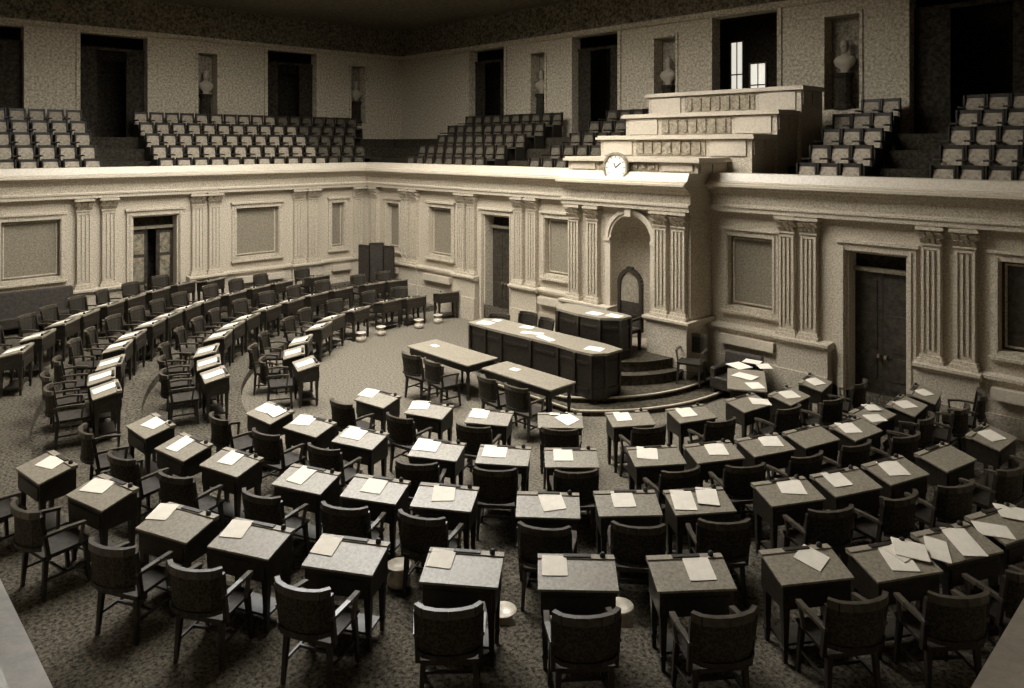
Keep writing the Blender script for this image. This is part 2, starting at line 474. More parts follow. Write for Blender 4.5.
GO_F = [(-.25, 1.81, 5.47, 9.0), (5.29, 7.3, 5.47, 9.0), (10.84, 12.88, 5.47, 9.0), (16.3, 19.2, 5.47, 9.0)]
GN_F = [(3.25, 3.95), (8.75, 9.55), (14.2, 15.1)]
GO_L = [(-7.91, -5.81, 5.47, 8.95), (-1.37, .75, 5.47, 8.95), (-11.6, -9.5, 5.47, 8.95)]
GN_L = [(-4.05, -3.35), (2.4, 3.1)]
wgf = wall(GF, 'wall_gallery_front', 'gallery_wall', -5, 28, 3.9, 9.1, .4, GO_F + [(a, b, 6.15, 8.6) for a, b in GN_F])
wgl = wall(GL, 'wall_gallery_left', 'gallery_wall', -20, 5, 3.9, 9.1, .4, GO_L + [(a, b, 6.15, 8.6) for a, b in GN_L])
wgr = wall(GR, 'wall_gallery_right', 'gallery_wall', -20, 5, 3.9, 9.1, .4, [(-8.5, -6.5, 5.47, 8.95)])
wgb = wall(GB, 'wall_gallery_back', 'gallery_wall', -5, 28, 3.9, 9.1, .4, [(10.8, 12.8, 5.47, 8.95)])
for T, o, u0, u1 in ((GF, wgf, -5, 28), (GL, wgl, -20, 5), (GR, wgr, -20, 5), (GB, wgb, -5, 28)):
    q = MB(T); q.box(u0, u1, -.4, .06, 9.1, 10.4); q.build('frieze', 'gallery_frieze', o)
    q = MB(T); q.run([(0, 9.02), (.1, 9.02), (.2, 9.12), (.2, 9.17), (0, 9.17)], u0, u1); q.build('cornice', 'gallery_wall', o)
for T, o, ops, nis in ((GF, wgf, GO_F, GN_F), (GL, wgl, GO_L, GN_L), (GR, wgr, [(-8.5, -6.5, 5.47, 8.95)], []), (GB, wgb, [(10.8, 12.8, 5.47, 8.95)], [])):
    for a, b_, z0, z1 in ops:
        e_ = 1.1 if abs(a - 10.84) < .01 else .3
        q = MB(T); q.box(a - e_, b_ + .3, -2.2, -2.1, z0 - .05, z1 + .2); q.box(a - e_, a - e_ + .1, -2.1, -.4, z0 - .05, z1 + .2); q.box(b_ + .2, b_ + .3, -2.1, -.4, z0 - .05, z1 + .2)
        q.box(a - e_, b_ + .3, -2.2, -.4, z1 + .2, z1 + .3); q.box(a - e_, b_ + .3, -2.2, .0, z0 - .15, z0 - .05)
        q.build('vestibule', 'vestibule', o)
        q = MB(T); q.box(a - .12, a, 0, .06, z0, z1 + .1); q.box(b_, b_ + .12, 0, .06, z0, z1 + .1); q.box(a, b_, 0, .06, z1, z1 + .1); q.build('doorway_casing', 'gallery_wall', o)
        if abs(a - 10.84) < .01: continue
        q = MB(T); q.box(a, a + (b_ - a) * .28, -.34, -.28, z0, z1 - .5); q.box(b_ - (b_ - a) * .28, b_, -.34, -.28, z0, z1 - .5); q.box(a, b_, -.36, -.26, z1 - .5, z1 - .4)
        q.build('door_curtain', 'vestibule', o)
    for a, b_ in nis:
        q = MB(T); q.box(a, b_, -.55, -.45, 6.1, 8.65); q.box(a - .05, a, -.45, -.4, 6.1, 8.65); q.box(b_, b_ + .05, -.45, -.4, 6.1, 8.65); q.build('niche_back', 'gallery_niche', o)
        q = MB(T); q.box(a - .08, a, 0, .05, 6.15, 8.65); q.box(b_, b_ + .08, 0, .05, 6.15, 8.65); q.box(a - .08, b_ + .08, 0, .06, 8.6, 8.7); q.build('niche_casing', 'gallery_wall', o)

# daylight windows seen through the open doorway behind the press stand
for i, (a, c, z0, z1) in enumerate(((10.28, 10.67, 6.4, 8.5), (10.95, 11.45, 6.4, 7.76))):
    yy = 7.08
    q = MB(); q.box(a, c, yy - .03, yy, z0, z1); wn = struct(q.build('window_%d' % (i + 1), 'daylight_pane'))
    q = MB()
    for u in (a - .05, c - .0): q.box(u, u + .05, yy - .07, yy, z0 - .05, z1 + .05)
    for z in (z0 - .05, z1, (z0 + z1) / 2): q.box(a, c, yy - .07, yy - .03, z, z + .04)
    q.box((a + c) / 2 - .012, (a + c) / 2 + .012, yy - .06, yy - .03, z0, z1)
    q.build('window_frame', 'plaster', wn)

cl = MB(); x0, x1, y0, y1 = LAY_RECT
cl.box(-5.4, x0, -20.4, 5.4, 10.3, 10.5); cl.box(x1, 28.4, -20.4, 5.4, 10.3, 10.5); cl.box(x0, x1, -20.4, y0, 10.3, 10.5); cl.box(x0, x1, y1, 5.4, 10.3, 10.5)
cl.box(x0 - .2, x0, y0, y1, 10.5, 11); cl.box(x1, x1 + .2, y0, y1, 10.5, 11); cl.box(x0, x1, y0 - .2, y0, 10.5, 11); cl.box(x0, x1, y1, y1 + .2, 10.5, 11)
ceil = struct(cl.build('ceiling', 'plaster'))
q = MB(); q.box(x0, x1, y0, y1, 10.95, 11.0); q.build('glass_skylight', 'laylight', ceil)
q = MB()
for i in range(1, 7): u = x0 + (x1 - x0) * i / 7; q.box(u - .05, u + .05, y0, y1, 10.85, 10.95)
for i in range(1, 5): u = y0 + (y1 - y0) * i / 5; q.box(x0, x1, u - .05, u + .05, 10.8, 10.85)
q.build('skylight_bars', 'plaster', ceil)

# ------------------------------------------------------------------ busts in the gallery niches
def make_bust():
    t = empty('bust', '', 'bust')
    q = MB(); q.lathe([(.27, 0), (.27, .08), (.21, .14), (.19, .8), (.24, .88), (.24, .95)], n=12); q.build('pedestal', 'vestibule', t)
    q = MB(); q.lathe([(.10, .95), (.11, 1.0), (.10, 1.05), (.25, 1.16), (.29, 1.27), (.24, 1.37), (.10, 1.43), (.075, 1.52)], n=14, sy=.6); q.build('shoulders', 'bust_marble', t, smooth=True)
    q = MB(); q.lathe([(.06, 1.47), (.09, 1.53), (.115, 1.62), (.12, 1.7), (.10, 1.79), (.04, 1.83)], n=14, sx=.86)
    q.box(-.02, .02, -.15, -.1, 1.6, 1.68); q.build('head', 'bust_marble', t, smooth=True)
    return t


b0 = make_bust(); first = True
for (x, y, rz, lab) in ((3.6, 5.16, 0, 'pale bust on dark pedestal in the front gallery niche nearest the corner'),
                        (9.15, 5.16, 0, 'pale bust in the gallery niche just left of the stepped press stand'),
                        (14.65, 5.16, 0, 'pale bust in the gallery niche just right of the stepped press stand'),
                        (-5.16, -3.7, PI / 2, 'pale bust in the niche between the two dark left gallery doorways'),
                        (-5.16, 2.75, PI / 2, 'dim bust in the left gallery niche close to the corner')):
    if first: b0.location = (x, y, 6.15); b0.rotation_euler = (0, 0, rz); b0['label'] = lab; first = False
    else: dup(b0, (x, y, 6.15), rz, lab)

# ------------------------------------------------------------------ gallery seats
def make_gseat(mp):
    t = empty('gallery_seat', '', 'seat')
    q = MB(); q.frustum((-.18, .18, .18, .21), (-.18, .18, .26, .29), .40, .80); q.build('backrest', mp, t)
    q = MB(); q.box(-.19, .19, -.2, .2, .38, .44); q.build('seat', 'leather', t)
    q = MB()
    for s in (-1, 1):
        q.box(s * .205 - .02, s * .205 + .02, -.2, .24, 0, .42); q.box(s * .205 - .018, s * .205 + .018, .2, .3, .4, .88); q.box(s * .205 - .022, s * .205 + .022, -.18, .2, .56, .6)
    q.box(-.225, .225, .27, .31, .80, .88); q.build('frame', 'chair_wood', t)
    return t


g_light = make_gseat('gallery_panel'); g_shaded = make_gseat('gallery_panel_shaded')
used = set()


def gseat(proto, x, y, z, rz, lab, grp):
    if proto.name not in used:
        used.add(proto.name); proto.location = (x, y, z); proto.rotation_euler = (0, 0, rz); proto['label'] = lab; proto['group'] = grp
    else: dup(proto, (x, y, z), rz, lab, grp)


RN = ['lowest', 'second', 'third', 'fourth', 'top']
for k in range(5):
    n = .62 + .9 * k; z = ROWS[k][1]; rn = RN[k]
    # left gallery (faces +x; back of the seat away from the room)
    for side, a, e in (('left', -11.4, -8.35 + .1 * k), ('right', -6.85 + .1 * k, .6 + .45 * k)):
        cnt = int((e - a) / .52)
        for i in range(cnt):
            y = (e - .26 - i * .52) if side == 'left' else (a + .26 + i * .52)
            gseat(g_light if y < -1.0 else g_shaded, -n, y, z, PI / 2,
                  '%s gallery seat, %s row, %s %s of the left gallery aisle' % ('pale backed' if y < -1 else 'shade-toned', rn, ORD[i], side), 'seats of the left gallery')
    for side, a, e in (('left', .9 - .3 * k, 5.3), ('right', 7.2, 10.2)):
        cnt = int((e - a) / .52)
        for i in range(cnt):
            x = (e - .26 - i * .52) if side == 'left' else (a + .26 + i * .52)
            gseat(g_shaded, x, n, z, 0, 'shade-toned gallery seat, %s row, %s %s of the aisle left of the stand' % (rn, ORD[i], side), 'shade-toned seats left of the press stand')
    for side, a, e in (('left', 14.95, 16.75 - .12 * k), ('right', 18.0 - .1 * k, 20.3)):
        cnt = int((e - a) / .46)
        for i in range(cnt):
            x = (e - .23 - i * .46) if side == 'left' else (a + .23 + i * .46)
            gseat(g_light, x, n, z, 0, 'pale gallery seat, %s row, %s %s of the dark right aisle' % (rn, ORD[i], side), 'seats right of the press stand')

# ------------------------------------------------------------------ desks, chairs, papers on the floor
LY0, LY1 = -.22, .13
DZ0, DZ1 = .745, .82       # lid height at the senator's edge / at the rail


def make_desk():
    t = empty('writing_desk', '', 'desk')
    q = MB()
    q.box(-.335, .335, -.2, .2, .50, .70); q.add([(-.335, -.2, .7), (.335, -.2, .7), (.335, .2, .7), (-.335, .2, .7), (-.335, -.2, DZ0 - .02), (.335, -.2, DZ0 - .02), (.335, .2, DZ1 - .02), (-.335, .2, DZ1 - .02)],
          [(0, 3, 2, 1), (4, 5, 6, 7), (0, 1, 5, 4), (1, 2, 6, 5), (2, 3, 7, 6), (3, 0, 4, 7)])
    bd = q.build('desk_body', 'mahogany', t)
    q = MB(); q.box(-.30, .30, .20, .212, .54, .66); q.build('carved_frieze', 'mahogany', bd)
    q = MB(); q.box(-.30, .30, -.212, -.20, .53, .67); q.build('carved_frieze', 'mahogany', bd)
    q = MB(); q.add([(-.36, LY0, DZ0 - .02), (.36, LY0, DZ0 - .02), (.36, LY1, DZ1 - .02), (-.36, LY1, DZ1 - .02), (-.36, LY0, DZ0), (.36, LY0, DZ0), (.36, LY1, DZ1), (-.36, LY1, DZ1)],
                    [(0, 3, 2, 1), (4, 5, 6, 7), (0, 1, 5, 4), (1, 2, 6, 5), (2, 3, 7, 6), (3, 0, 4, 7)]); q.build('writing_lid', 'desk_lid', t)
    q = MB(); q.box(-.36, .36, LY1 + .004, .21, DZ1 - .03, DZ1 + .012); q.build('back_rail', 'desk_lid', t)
    q = MB(); q.box(-.12, .14, .145, .195, DZ1 + .012, DZ1 + .024); q.build('pen_tray', 'mahogany', t)
    q = MB(); q.lathe([(.026, DZ1 + .012), (.028, DZ1 + .04), (.015, DZ1 + .055)], (.25, .17), 8); q.build('inkwell', 'black_iron', t)
    for sx in (-1, 1):
        for sy in (-1, 1):
            q = MB(); x, y = sx * .295, sy * .16
            q.frustum((x - .018, x + .018, y - .018, y + .018), (x - .032, x + .032, y - .032, y + .032), 0, .5)
            q.box(x - .028, x + .028, y - .028, y + .028, .1, .14); q.build('leg', 'mahogany', t)
    q = MB(); q.box(-.285, .285, -.125, .13, .12, .145); q.build('foot_shelf', 'mahogany', t)
    return t


def make_chair():
    t = empty('wooden_armchair', '', 'chair')
    q = MB(); q.frustum((-.23, .23, -.22, .24), (-.25, .25, -.23, .26), .41, .46); q.build('seat', 'leather', t)
    q = MB()
    pts = [(-.26, -.20), (-.2, -.265), (-.1, -.30), (0, -.31), (.1, -.30), (.2, -.265), (.26, -.20)]
    for s in (0, 6): q.bar((pts[s][0], pts[s][1] + .02, .42), (pts[s][0] * 1.03, pts[s][1] - .06, .90), .04, .04)
    for i in range(6):
        q.bar((pts[i][0], pts[i][1] - .05, .56), (pts[i + 1][0], pts[i + 1][1] - .05, .56), .025, .04)
    q.build('backrest', 'chair_wood', t)
    q = MB()
    for i in range(6): q.bar((pts[i][0] * 1.03, pts[i][1] - .06, .92), (pts[i + 1][0] * 1.03, pts[i + 1][1] - .06, .92), .045, .07)
    q.build('top_rail', 'chair_rail_lit', t)
    q = MB()
    for i in range(6):
        a, c = pts[i], pts[i + 1]
        q.add([(a[0] * .98, a[1] - .045, .58), (c[0] * .98, c[1] - .045, .58), (c[0] * 1.0, c[1] - .055, .89), (a[0] * 1.0, a[1] - .055, .89),
               (a[0] * .98, a[1] - .035, .58), (c[0] * .98, c[1] - .035, .58), (c[0] * 1.0, c[1] - .045, .89), (a[0] * 1.0, a[1] - .045, .89)],
              [(0, 3, 2, 1), (4, 5, 6, 7), (0, 1, 5, 4), (1, 2, 6, 5), (2, 3, 7, 6), (3, 0, 4, 7)])
    q.build('cane_panel', 'cane', t)
    for s in (-1, 1):
        q = MB(); q.bar((s * .27, -.25, .68), (s * .29, .0, .69), .045, .03); q.bar((s * .29, .0, .69), (s * .27, .18, .67), .05, .03); q.bar((s * .27, .16, .66), (s * .245, .14, .45), .03, .03)
        q.build('armrest', 'chair_rail_lit', t)
        for y in (-.19, .21):
            q = MB(); x = s * .215; q.frustum((x * 1.1 - .016, x * 1.1 + .016, y * 1.15 - .016, y * 1.15 + .016), (x - .024, x + .024, y - .024, y + .024), 0, .41); q.build('leg', 'chair_wood', t)
    q = MB(); q.bar((-.22, -.2, .2), (-.22, .22, .2), .02, .025); q.bar((.22, -.2, .2), (.22, .22, .2), .02, .025); q.bar((-.22, .0, .2), (.22, .0, .2), .02, .025); q.build('stretcher', 'chair_wood', t)
    return t


# desk centre pixels per arc; every entry: (desk px, desk py, [papers (px, py, turn, w, h)])
S = .23; H = .33
ARCS = {
    'front': dict(r=5.67, tz=0, right=[
        (380, 397, [(373, 391, 6, .32, .24)]), (433, 407, [(427, 402, 15, .33, .25)]), (492, 413, [(480, 414, 0, .3, .25)]), (560, 419, [(567, 419, 42, .26, .3), (554, 409, 0, .16, .06)]),
        (629, 417, [(622, 417, 0, .25, .25)]), (691, 413, [(686, 413, -3, .28, .25)]), (748, 402, [(760, 401, -30, .34, .2)]), (789, 395, [(789, 395, -18, .34, .24)]), (815, 382, [(815, 382, -20, .34, .24)])],
        left=[(306, 363, [(306, 363, 0, .34, .2)]), (293, 352, [(293, 352, 0, .3, .24)]), (301, 340, [(301, 340, 0, .34, .22)]), (319, 326, [(319, 326, 0, .36, .26)]), (331, 317.5, [(331, 317, 0, .36, .24)]),
              (356, 309, [(356, 309, 0, .34, .24)]), (386, 300, [(386, 300, 0, .34, .24)]), (412, 297, [(412, 297, 0, .34, .22)]), (444, 291, [(444, 290, 0, .32, .22)])]),
    'second': dict(r=7.48, tz=.16, right=[
        (270, 412, [(266, 409, 5, .3, .22), (276, 413, -8, .3, .22)]), (312, 424, [(305, 421, 12, .34, .25)]), (364, 435, [(357, 433, 0, .34, .26)]), (440, 446, [(430, 443, 0, .36, .26)]), (504, 454, [(495, 452, 0, .33, .25)]),
        (571, 457, [(563, 456, 0, .26, .25)]), (656, 455, [(646, 453, -15, .28, .26)]), (720, 450, [(716, 450, -10, .28, .26)]), (768, 443, [(770, 442, -15, .3, .24)]), (812, 435, []), (848, 428, [(846, 428, -20, .3, .26)]),
        (872, 414, [(875, 417, -20, .32, .2), (862, 407, -25, .26, .18)]), (905, 405, [(905, 405, -22, .34, .22)]), (924, 393, [(924, 393, -20, .3, .2)])],
        left=[(215, 374, [(215, 374, 0, .36, .22)]), (209, 362, [(209, 362, 0, .34, .24)]), (207, 350, [(207, 350, 0, .32, .24)]), (219, 335, [(219, 335, 0, .34, .24)]), (231, 325.5, [(231, 325, 0, .34, .24)]),
              (246, 317, [(245, 317, 0, .32, .24)]), (266, 308, [(266, 307, 0, .32, .22)]), (284, 300, [(284, 300, 0, .34, .3)]), (312, 294, [(312, 294, 0, .3, .22)]), (339, 289, [(339, 289, 0, .28, .24)]),
              (370, 283, [(370, 282, 0, .3, .22)]), (394, 280, [(394, 280, 0, .3, .22)])]),
    'third': dict(r=9.13, tz=.32, right=[
        (151, 425, [(155, 424, 10, .34, .24)]), (184, 446, [(185, 443, 5, .24, .32)]), (232, 461, [(234, 458, 5, .26, .26)]), (307, 478, [(305, 474, -5, .24, .3)]), (376, 488, [(374, 487, 0, .26, .24)]), (446, 495, [(444, 494, 10, .26, .27)]),
        (548, 504, [(552, 503, 14, .26, .28)]), (628, 502, [(621, 496, 0, .25, .26)]), (698, 500, [(680, 497, -8, .25, .33), (706, 497, -14, .24, .28)]), (785, 485, [(785, 484, -15, .3, .26)]), (838, 478, [(834, 479, -4, .26, .26)]),
        (893, 469, [(893, 469, -16, .3, .28)]), (945, 456, []), (991, 436, [(991, 436, -14, .32, .24)])],
        left=[(106, 389, [(106, 388, 5, .36, .24)]), (102, 376, [(102, 376, 0, .36, .22)]), (111, 362, [(111, 362, 0, .34, .24)]), (118, 346, [(118, 345, 0, .38, .3)]), (129, 335, [(129, 335, 0, .34, .22)]),
              (148, 323, [(148, 323, 0, .34, .2)]), (165, 315, [(165, 315, 0, .32, .2)]), (183, 307, [(183, 307, 0, .32, .22)]), (202, 301, [(202, 301, 0, .34, .22)]), (231, 293, [(231, 293, 0, .32, .22)]), (255, 287, [(255, 287, 0, .32, .22)]),
              (279, 282, [(279, 282, 0, .32, .22)]), (317, 276, [(317, 276, 0, .32, .22)])]),
    'outermost': dict(r=10.79, tz=.5, right=[
        (47, 466, [(51, 464, 12, .34, .2)]), (108, 489, [(98, 487, 14, .34, .22)]), (178, 521, [(167, 509, 12, .24, .24)]), (252, 537, [(243, 526, 8, .24, .24)]), (347, 553, [(332, 541, -2, .23, .24)]), (463, 566, [(444, 554, -4, .23, .22)]),
        (577, 571, [(554, 562, 0, .23, .24)]), (690, 571, [(699, 570, 0, .24, .27)]), (805, 563, [(811, 559, 38, .24, .25)]), (903, 556, [(887, 551, -14, .26, .34), (903, 553, 20, .3, .2), (910, 553, -30, .3, .24)]),
        (955, 541, [(937, 549, -40, .2, .32), (957, 539, -16, .25, .38)]), (1000, 525, [(993, 530, -30, .34, .2), (1008, 513, -34, .34, .22)])],
        left=[(16, 350, [(16, 350, 0, .34, .22)]), (37, 335, [(32, 336, 0, .34, .2)]), (63, 322, [(63, 322, 0, .36, .22)]), (79, 313.5, [(79, 313.5, 0, .34, .2)]), (102, 304, [(102, 304, 0, .34, .22)]), (124, 297, []), (152, 290, [(152, 290, 0, .32, .2)]),
              (180, 282.5, [(180, 282, 0, .3, .18)]), (202, 278.5, [(202, 278, 0, .32, .22)])]),
}
desk0 = make_desk(); chair0 = make_chair(); state = {'d': 0, 'c': 0}


def put(proto, key, loc, rz, lab, grp):
    if not state[key]:
        state[key] = 1; proto.location = loc; proto.rotation_euler = (0, 0, rz); proto['label'] = lab; proto['group'] = grp
        return proto
    return dup(proto, loc, rz, lab, grp)


def sheet(w_, h_, name='paper', th=.006, curl=.0):
    q = MB(); q.box(-w_ / 2, w_ / 2, -h_ / 2, h_ / 2, 0, th)
    q.add([(-w_ / 2 + .008, -h_ / 2 + .01, th), (w_ / 2 + .006, -h_ / 2 + .004, th), (w_ / 2 + .003, h_ / 2 - .004, th + .004), (-w_ / 2 + .002, h_ / 2 + .005, th + .003)], [(0, 1, 2, 3)])
    return q.build(name, 'paper')


PLAN = []
for arc, A in ARCS.items():
    for side in ('left', 'right'):
        for i, (px, py, papers) in enumerate(A[side]):
            p = at(px, py, A['tz'] + .79); v = p - Vector((CX, CY)); r_ = v.length
            if not (side == 'right' and (arc == 'front' and i >= 6 or arc == 'second' and i >= 10)):
                r_ = A['r'] + max(-.12, min(.12, r_ - A['r']))
            c = Vector((CX, CY)) + v.normalized() * r_; c.x = max(c.x, .95)
            PLAN.append([arc, A, side, i, papers, c])
for it in range(60):                              # neighbours keep a hand's breadth between them
    for m in range(len(PLAN)):
        for n_ in range(m):
            d = PLAN[m][5] - PLAN[n_][5]
            if 0 < d.length < .84:
                k = d.normalized() * (.84 - d.length) * .5; PLAN[m][5] = PLAN[m][5] + k; PLAN[n_][5] = PLAN[n_][5] - k
TAKEN = []
for arc, A, side, i, papers, c in PLAN:
            v = (c - Vector((CX, CY))).normalized(); zt = A['tz'] + .79
            rz = math.atan2(v.y, v.x) + PI / 2          # local -Y points outwards, away from the rostrum
            j = ORD[i]; zf = A['tz']
            put(desk0, 'd', (c.x, c.y, zf), rz, 'dark writing desk in the %s arc, %s %s of the pale aisle' % (arc, j, side), 'writing desks in curved rows')
            cc = c + v * (.50 + .08 * random.random()); jit = R(random.uniform(-10, 10))
            if cc.x < .45 or cc.x > XR - .6 or cc.y > -.5 or any((q_[5] - cc).length < .62 for q_ in PLAN if q_[5] is not c) or any((q_ - cc).length < .64 for q_ in TAKEN): pass
            else:
                put(chair0, 'c', (cc.x, cc.y, zf), rz + jit, 'wooden armchair of the %s arc, at the %s desk %s of the pale aisle' % (arc, j, side), 'armchairs behind the writing desks')
                TAKEN.append(cc)
            for m_, (qx, qy, turn, w_, h_) in enumerate(papers):
                if side == 'left': w_, h_ = .27, min(.37, w_ + .02)
                s_ = sheet(w_, h_, 'paper')
                P = at(qx, qy, zt) - c
                ca, sa = math.cos(-rz), math.sin(-rz)
                lx, ly = P.x * ca - P.y * sa, P.x * sa + P.y * ca
                hw = .36 - min(w_, h_) / 2 + .04
                lx = max(-hw, min(hw, lx)); ly = max(LY0 + h_ / 2 - .03, min(LY1 - h_ / 2 + .04, ly)) if h_ < .38 else -.04
                if arc == 'outermost' and side == 'right' and i >= 9: lx *= 1.0
                z = DZ0 + (ly - LY0) / (LY1 - LY0) * (DZ1 - DZ0) + .002 + m_ * .008
                slope = math.atan2(DZ1 - DZ0, LY1 - LY0)
                loc = Matrix.Translation((c.x, c.y, zf)) @ Matrix.Rotation(rz, 4, 'Z') @ Matrix.Translation((lx, ly, z)) @ Matrix.Rotation(slope, 4, 'X') @ Matrix.Rotation(R(turn), 4, 'Z')
                s_.matrix_world = loc
                if len(papers) == 1: pos = 'white paper'
                else:
                    pos = ['left hand white paper', 'right hand white paper', 'third white paper'][m_]
                tag(s_, '%s on the %s arc desk, %s %s of the pale aisle' % (pos, arc, j, side), 'paper', 'papers lying on the desks')

# pale cuspidors standing on the carpet beside desks
def make_cuspidor():
    q = MB(); q.lathe([(.09, 0), (.13, .05), (.13, .12), (.07, .17), (.06, .19), (.14, .24), (.135, .25), (.05, .2)], n=14)
    return q.build('cuspidor', 'ceramic', smooth=True)


cus = make_cuspidor(); n = 0
for px, py, z, lab in ((419, 324, .12, 'pale round cuspidor on carpet before the left front desks, nearest the clerk desk but one'),
                       (438, 319, .12, 'pale cuspidor before the left front desks, the closest to the clerk desk'),
                       (381, 331, .12, 'pale cuspidor before the left front desks, third from the clerk desk'),
                       (361, 337, .12, 'pale cuspidor before the left front desks, farthest from the clerk desk'),
                       (399, 552, .7, 'small pale cuspidor in the gap left of the fourth big near desk'),
                       (503, 594, .72, 'small pale cuspidor by the right leg of a near outermost desk'),
                       (620, 590, .72, 'small pale cuspidor between the two nearest outermost desks')):
    p = at(px, py, z); z0 = floor_z(p.x, p.y)
    if n == 0: c_ = cus
    else: c_ = cus.copy(); COL.objects.link(c_)
    n += 1
    c_.location = (p.x, p.y, z0); tag(c_, lab, 'cuspidor', 'cuspidors on the chamber carpet')

# ------------------------------------------------------------------ rostrum
def arcpoly(r_, yfront, yback=-.02):
    pts = []
    c1 = (10.75, -1.0)
    a0 = -math.acos((12.05 - c1[0]) / r_); a1 = math.asin(min(1, (yback - c1[1]) / r_))
    right = [(c1[0] + r_ * math.cos(a0 + (a1 - a0) * i / 24), c1[1] + r_ * math.sin(a0 + (a1 - a0) * i / 24)) for i in range(25)]
    right = [(x, max(y, yfront)) for x, y in right]
    left = [(24.1 - x, y) for x, y in reversed(right)]
    return left + right[1:] if False else [p for p in (right + left)]


def ring_edge(r_, yfront, z, w_=.05):
    q = MB(); P_ = [p for p in arcpoly(r_, yfront) if True]
    for i in range(len(P_) - 1):
        a, c = P_[i], P_[i + 1]
        if math.hypot(a[0] - c[0], a[1] - c[1]) < 1e-4 or (a[1] > -.05 and c[1] > -.05): continue
        q.bar((a[0], a[1], z - .012), (c[0], c[1], z - .012), w_, .03)
    return q


plat = struct(empty('trim_4'))
for r_, yf, z, m_ in ((3.85, -3.95, .1, 'platform_carpet'), (3.4, -3.75, .2, 'platform_carpet')):
    q = MB(); q.prism(arcpoly(r_, yf), 0, z); st = q.build('platform_step', m_, plat)
    ring_edge(r_, yf, z + .01).build('step_nosing', 'step_edge', st)


def ell(cx_, cy_, rx, ry, n_=30): return [(cx_ + rx * math.cos(PI + PI * i / n_), cy_ + ry * math.sin(PI + PI * i / n_)) for i in range(n_ + 1)]


q = MB(); q.prism(ell(12.0, -.85, 1.75, 1.95), .2, .4); st = q.build('platform_step', 'platform_carpet', plat)
q = MB(); q.prism(ell(12.0, -.85, 1.5, 1.62), .4, .6); st2 = q.build('platform_step', 'platform_carpet', plat)
for s_, (rx, ry, z) in ((st, (1.75, 1.95, .41)), (st2, (1.5, 1.62, .61))):
    E_ = ell(12.0, -.85, rx, ry); q = MB()
    for i in range(len(E_) - 1): q.bar((*E_[i], z - .012), (*E_[i + 1], z - .012), .04, .024)
    q.build('step_nosing', 'mahogany' if z > .5 else 'leather', s_)


def counter(name, lab, poly, z0, z1, rail=None):
    t = empty(name, lab, 'desk')
    cx_ = sum(p[0] for p in poly) / len(poly); cy_ = sum(p[1] for p in poly) / len(poly)
    t.location = (cx_, cy_, z0)
    loc = [(x - cx_, y - cy_) for x, y in poly]
    ins = [(x * .965, y * .9) for x, y in loc]
    q = MB(); q.prism(ins, 0, z1 - z0 - .05); bd = q.build('counter_body', 'mahogany', t)
    q = MB()
    for i in range(len(ins)):
        a, c = Vector(ins[i]), Vector(ins[(i + 1) % len(ins)]); L_ = (c - a).length
        k = max(1, int(L_ / .45)); d = (c - a).normalized(); nrm = Vector((d.y, -d.x))
        if nrm.dot(a) < 0: nrm = -nrm
        for j in range(k):
            m0 = a + (c - a) * (j + .12) / k; m1 = a + (c - a) * (j + .88) / k
            for zz in (.18, z1 - z0 - .22):
                q.bar((*(m0 + nrm * .008), zz), (*(m1 + nrm * .008), zz), .03, .05)
            m2 = a + (c - a) * j / k
            q.bar((*(m2 + nrm * .012), .05), (*(m2 + nrm * .012), z1 - z0 - .06), .06, .06)
    q.build('panel_moulding', 'chair_wood', bd)
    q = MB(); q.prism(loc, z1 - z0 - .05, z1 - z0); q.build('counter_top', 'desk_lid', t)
    return t


counter('clerk_counter', 'long dark clerks counter with pale top, curving round below the presiding desk',
        [(9.6, -3.55), (10.7, -3.56), (11.6, -3.52), (12.4, -3.50), (12.9, -3.55), (13.3, -3.5), (13.48, -3.25), (13.5, -2.8), (13.0, -2.72), (9.9, -2.75), (9.58, -3.0)], .2, 1.12)
counter('presiding_desk', 'dark raised presiding desk with papers, in front of the arched niche',
        [(11.0, -2.05), (11.2, -2.26), (11.9, -2.34), (12.5, -2.3), (12.85, -2.0), (12.87, -1.66), (12.6, -1.6), (11.2, -1.62), (11.0, -1.7)], .6, 1.5)


def table(name, lab, x0, x1, y0, y1, z0, h=.75, rz=0, cat='table', nleg=3, m_top='desk_lid'):
    cx_, cy_ = (x0 + x1) / 2, (y0 + y1) / 2; hx, hy = (x1 - x0) / 2, (y1 - y0) / 2
    t = empty(name, lab, cat, (cx_, cy_, z0), rz)
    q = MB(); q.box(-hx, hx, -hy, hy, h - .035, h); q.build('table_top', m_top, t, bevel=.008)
    q = MB(); q.box(-hx + .06, hx - .06, -hy + .05, hy - .05, h - .17, h - .035); q.build('apron', 'mahogany', t)
    for i in range(nleg):
        x = -hx + .1 + (2 * hx - .2) * i / (nleg - 1)
        for y in (-hy + .09, hy - .09):
            q = MB(); q.lathe([(.022, 0), (.035, .05), (.022, .1), (.032, .3), (.045, .42), (.03, .5), (.042, h - .17), (.042, h - .12)], (x, y), 8); q.build('leg', 'mahogany', t, smooth=True)
    return t


table('reporters_table', 'long reporters table with pale top, left of the two before the clerks counter', 9.15, 11.25, -4.95, -4.12, 0)
table('reporters_table', 'long reporters table, right of the two before the clerks counter', 11.55, 13.45, -4.85, -4.15, 0, nleg=4)
table('side_table', 'small dark table heaped with papers beside the curved platform steps', 14.95, 16.25, -2.05, -1.35, 0, rz=R(-60))

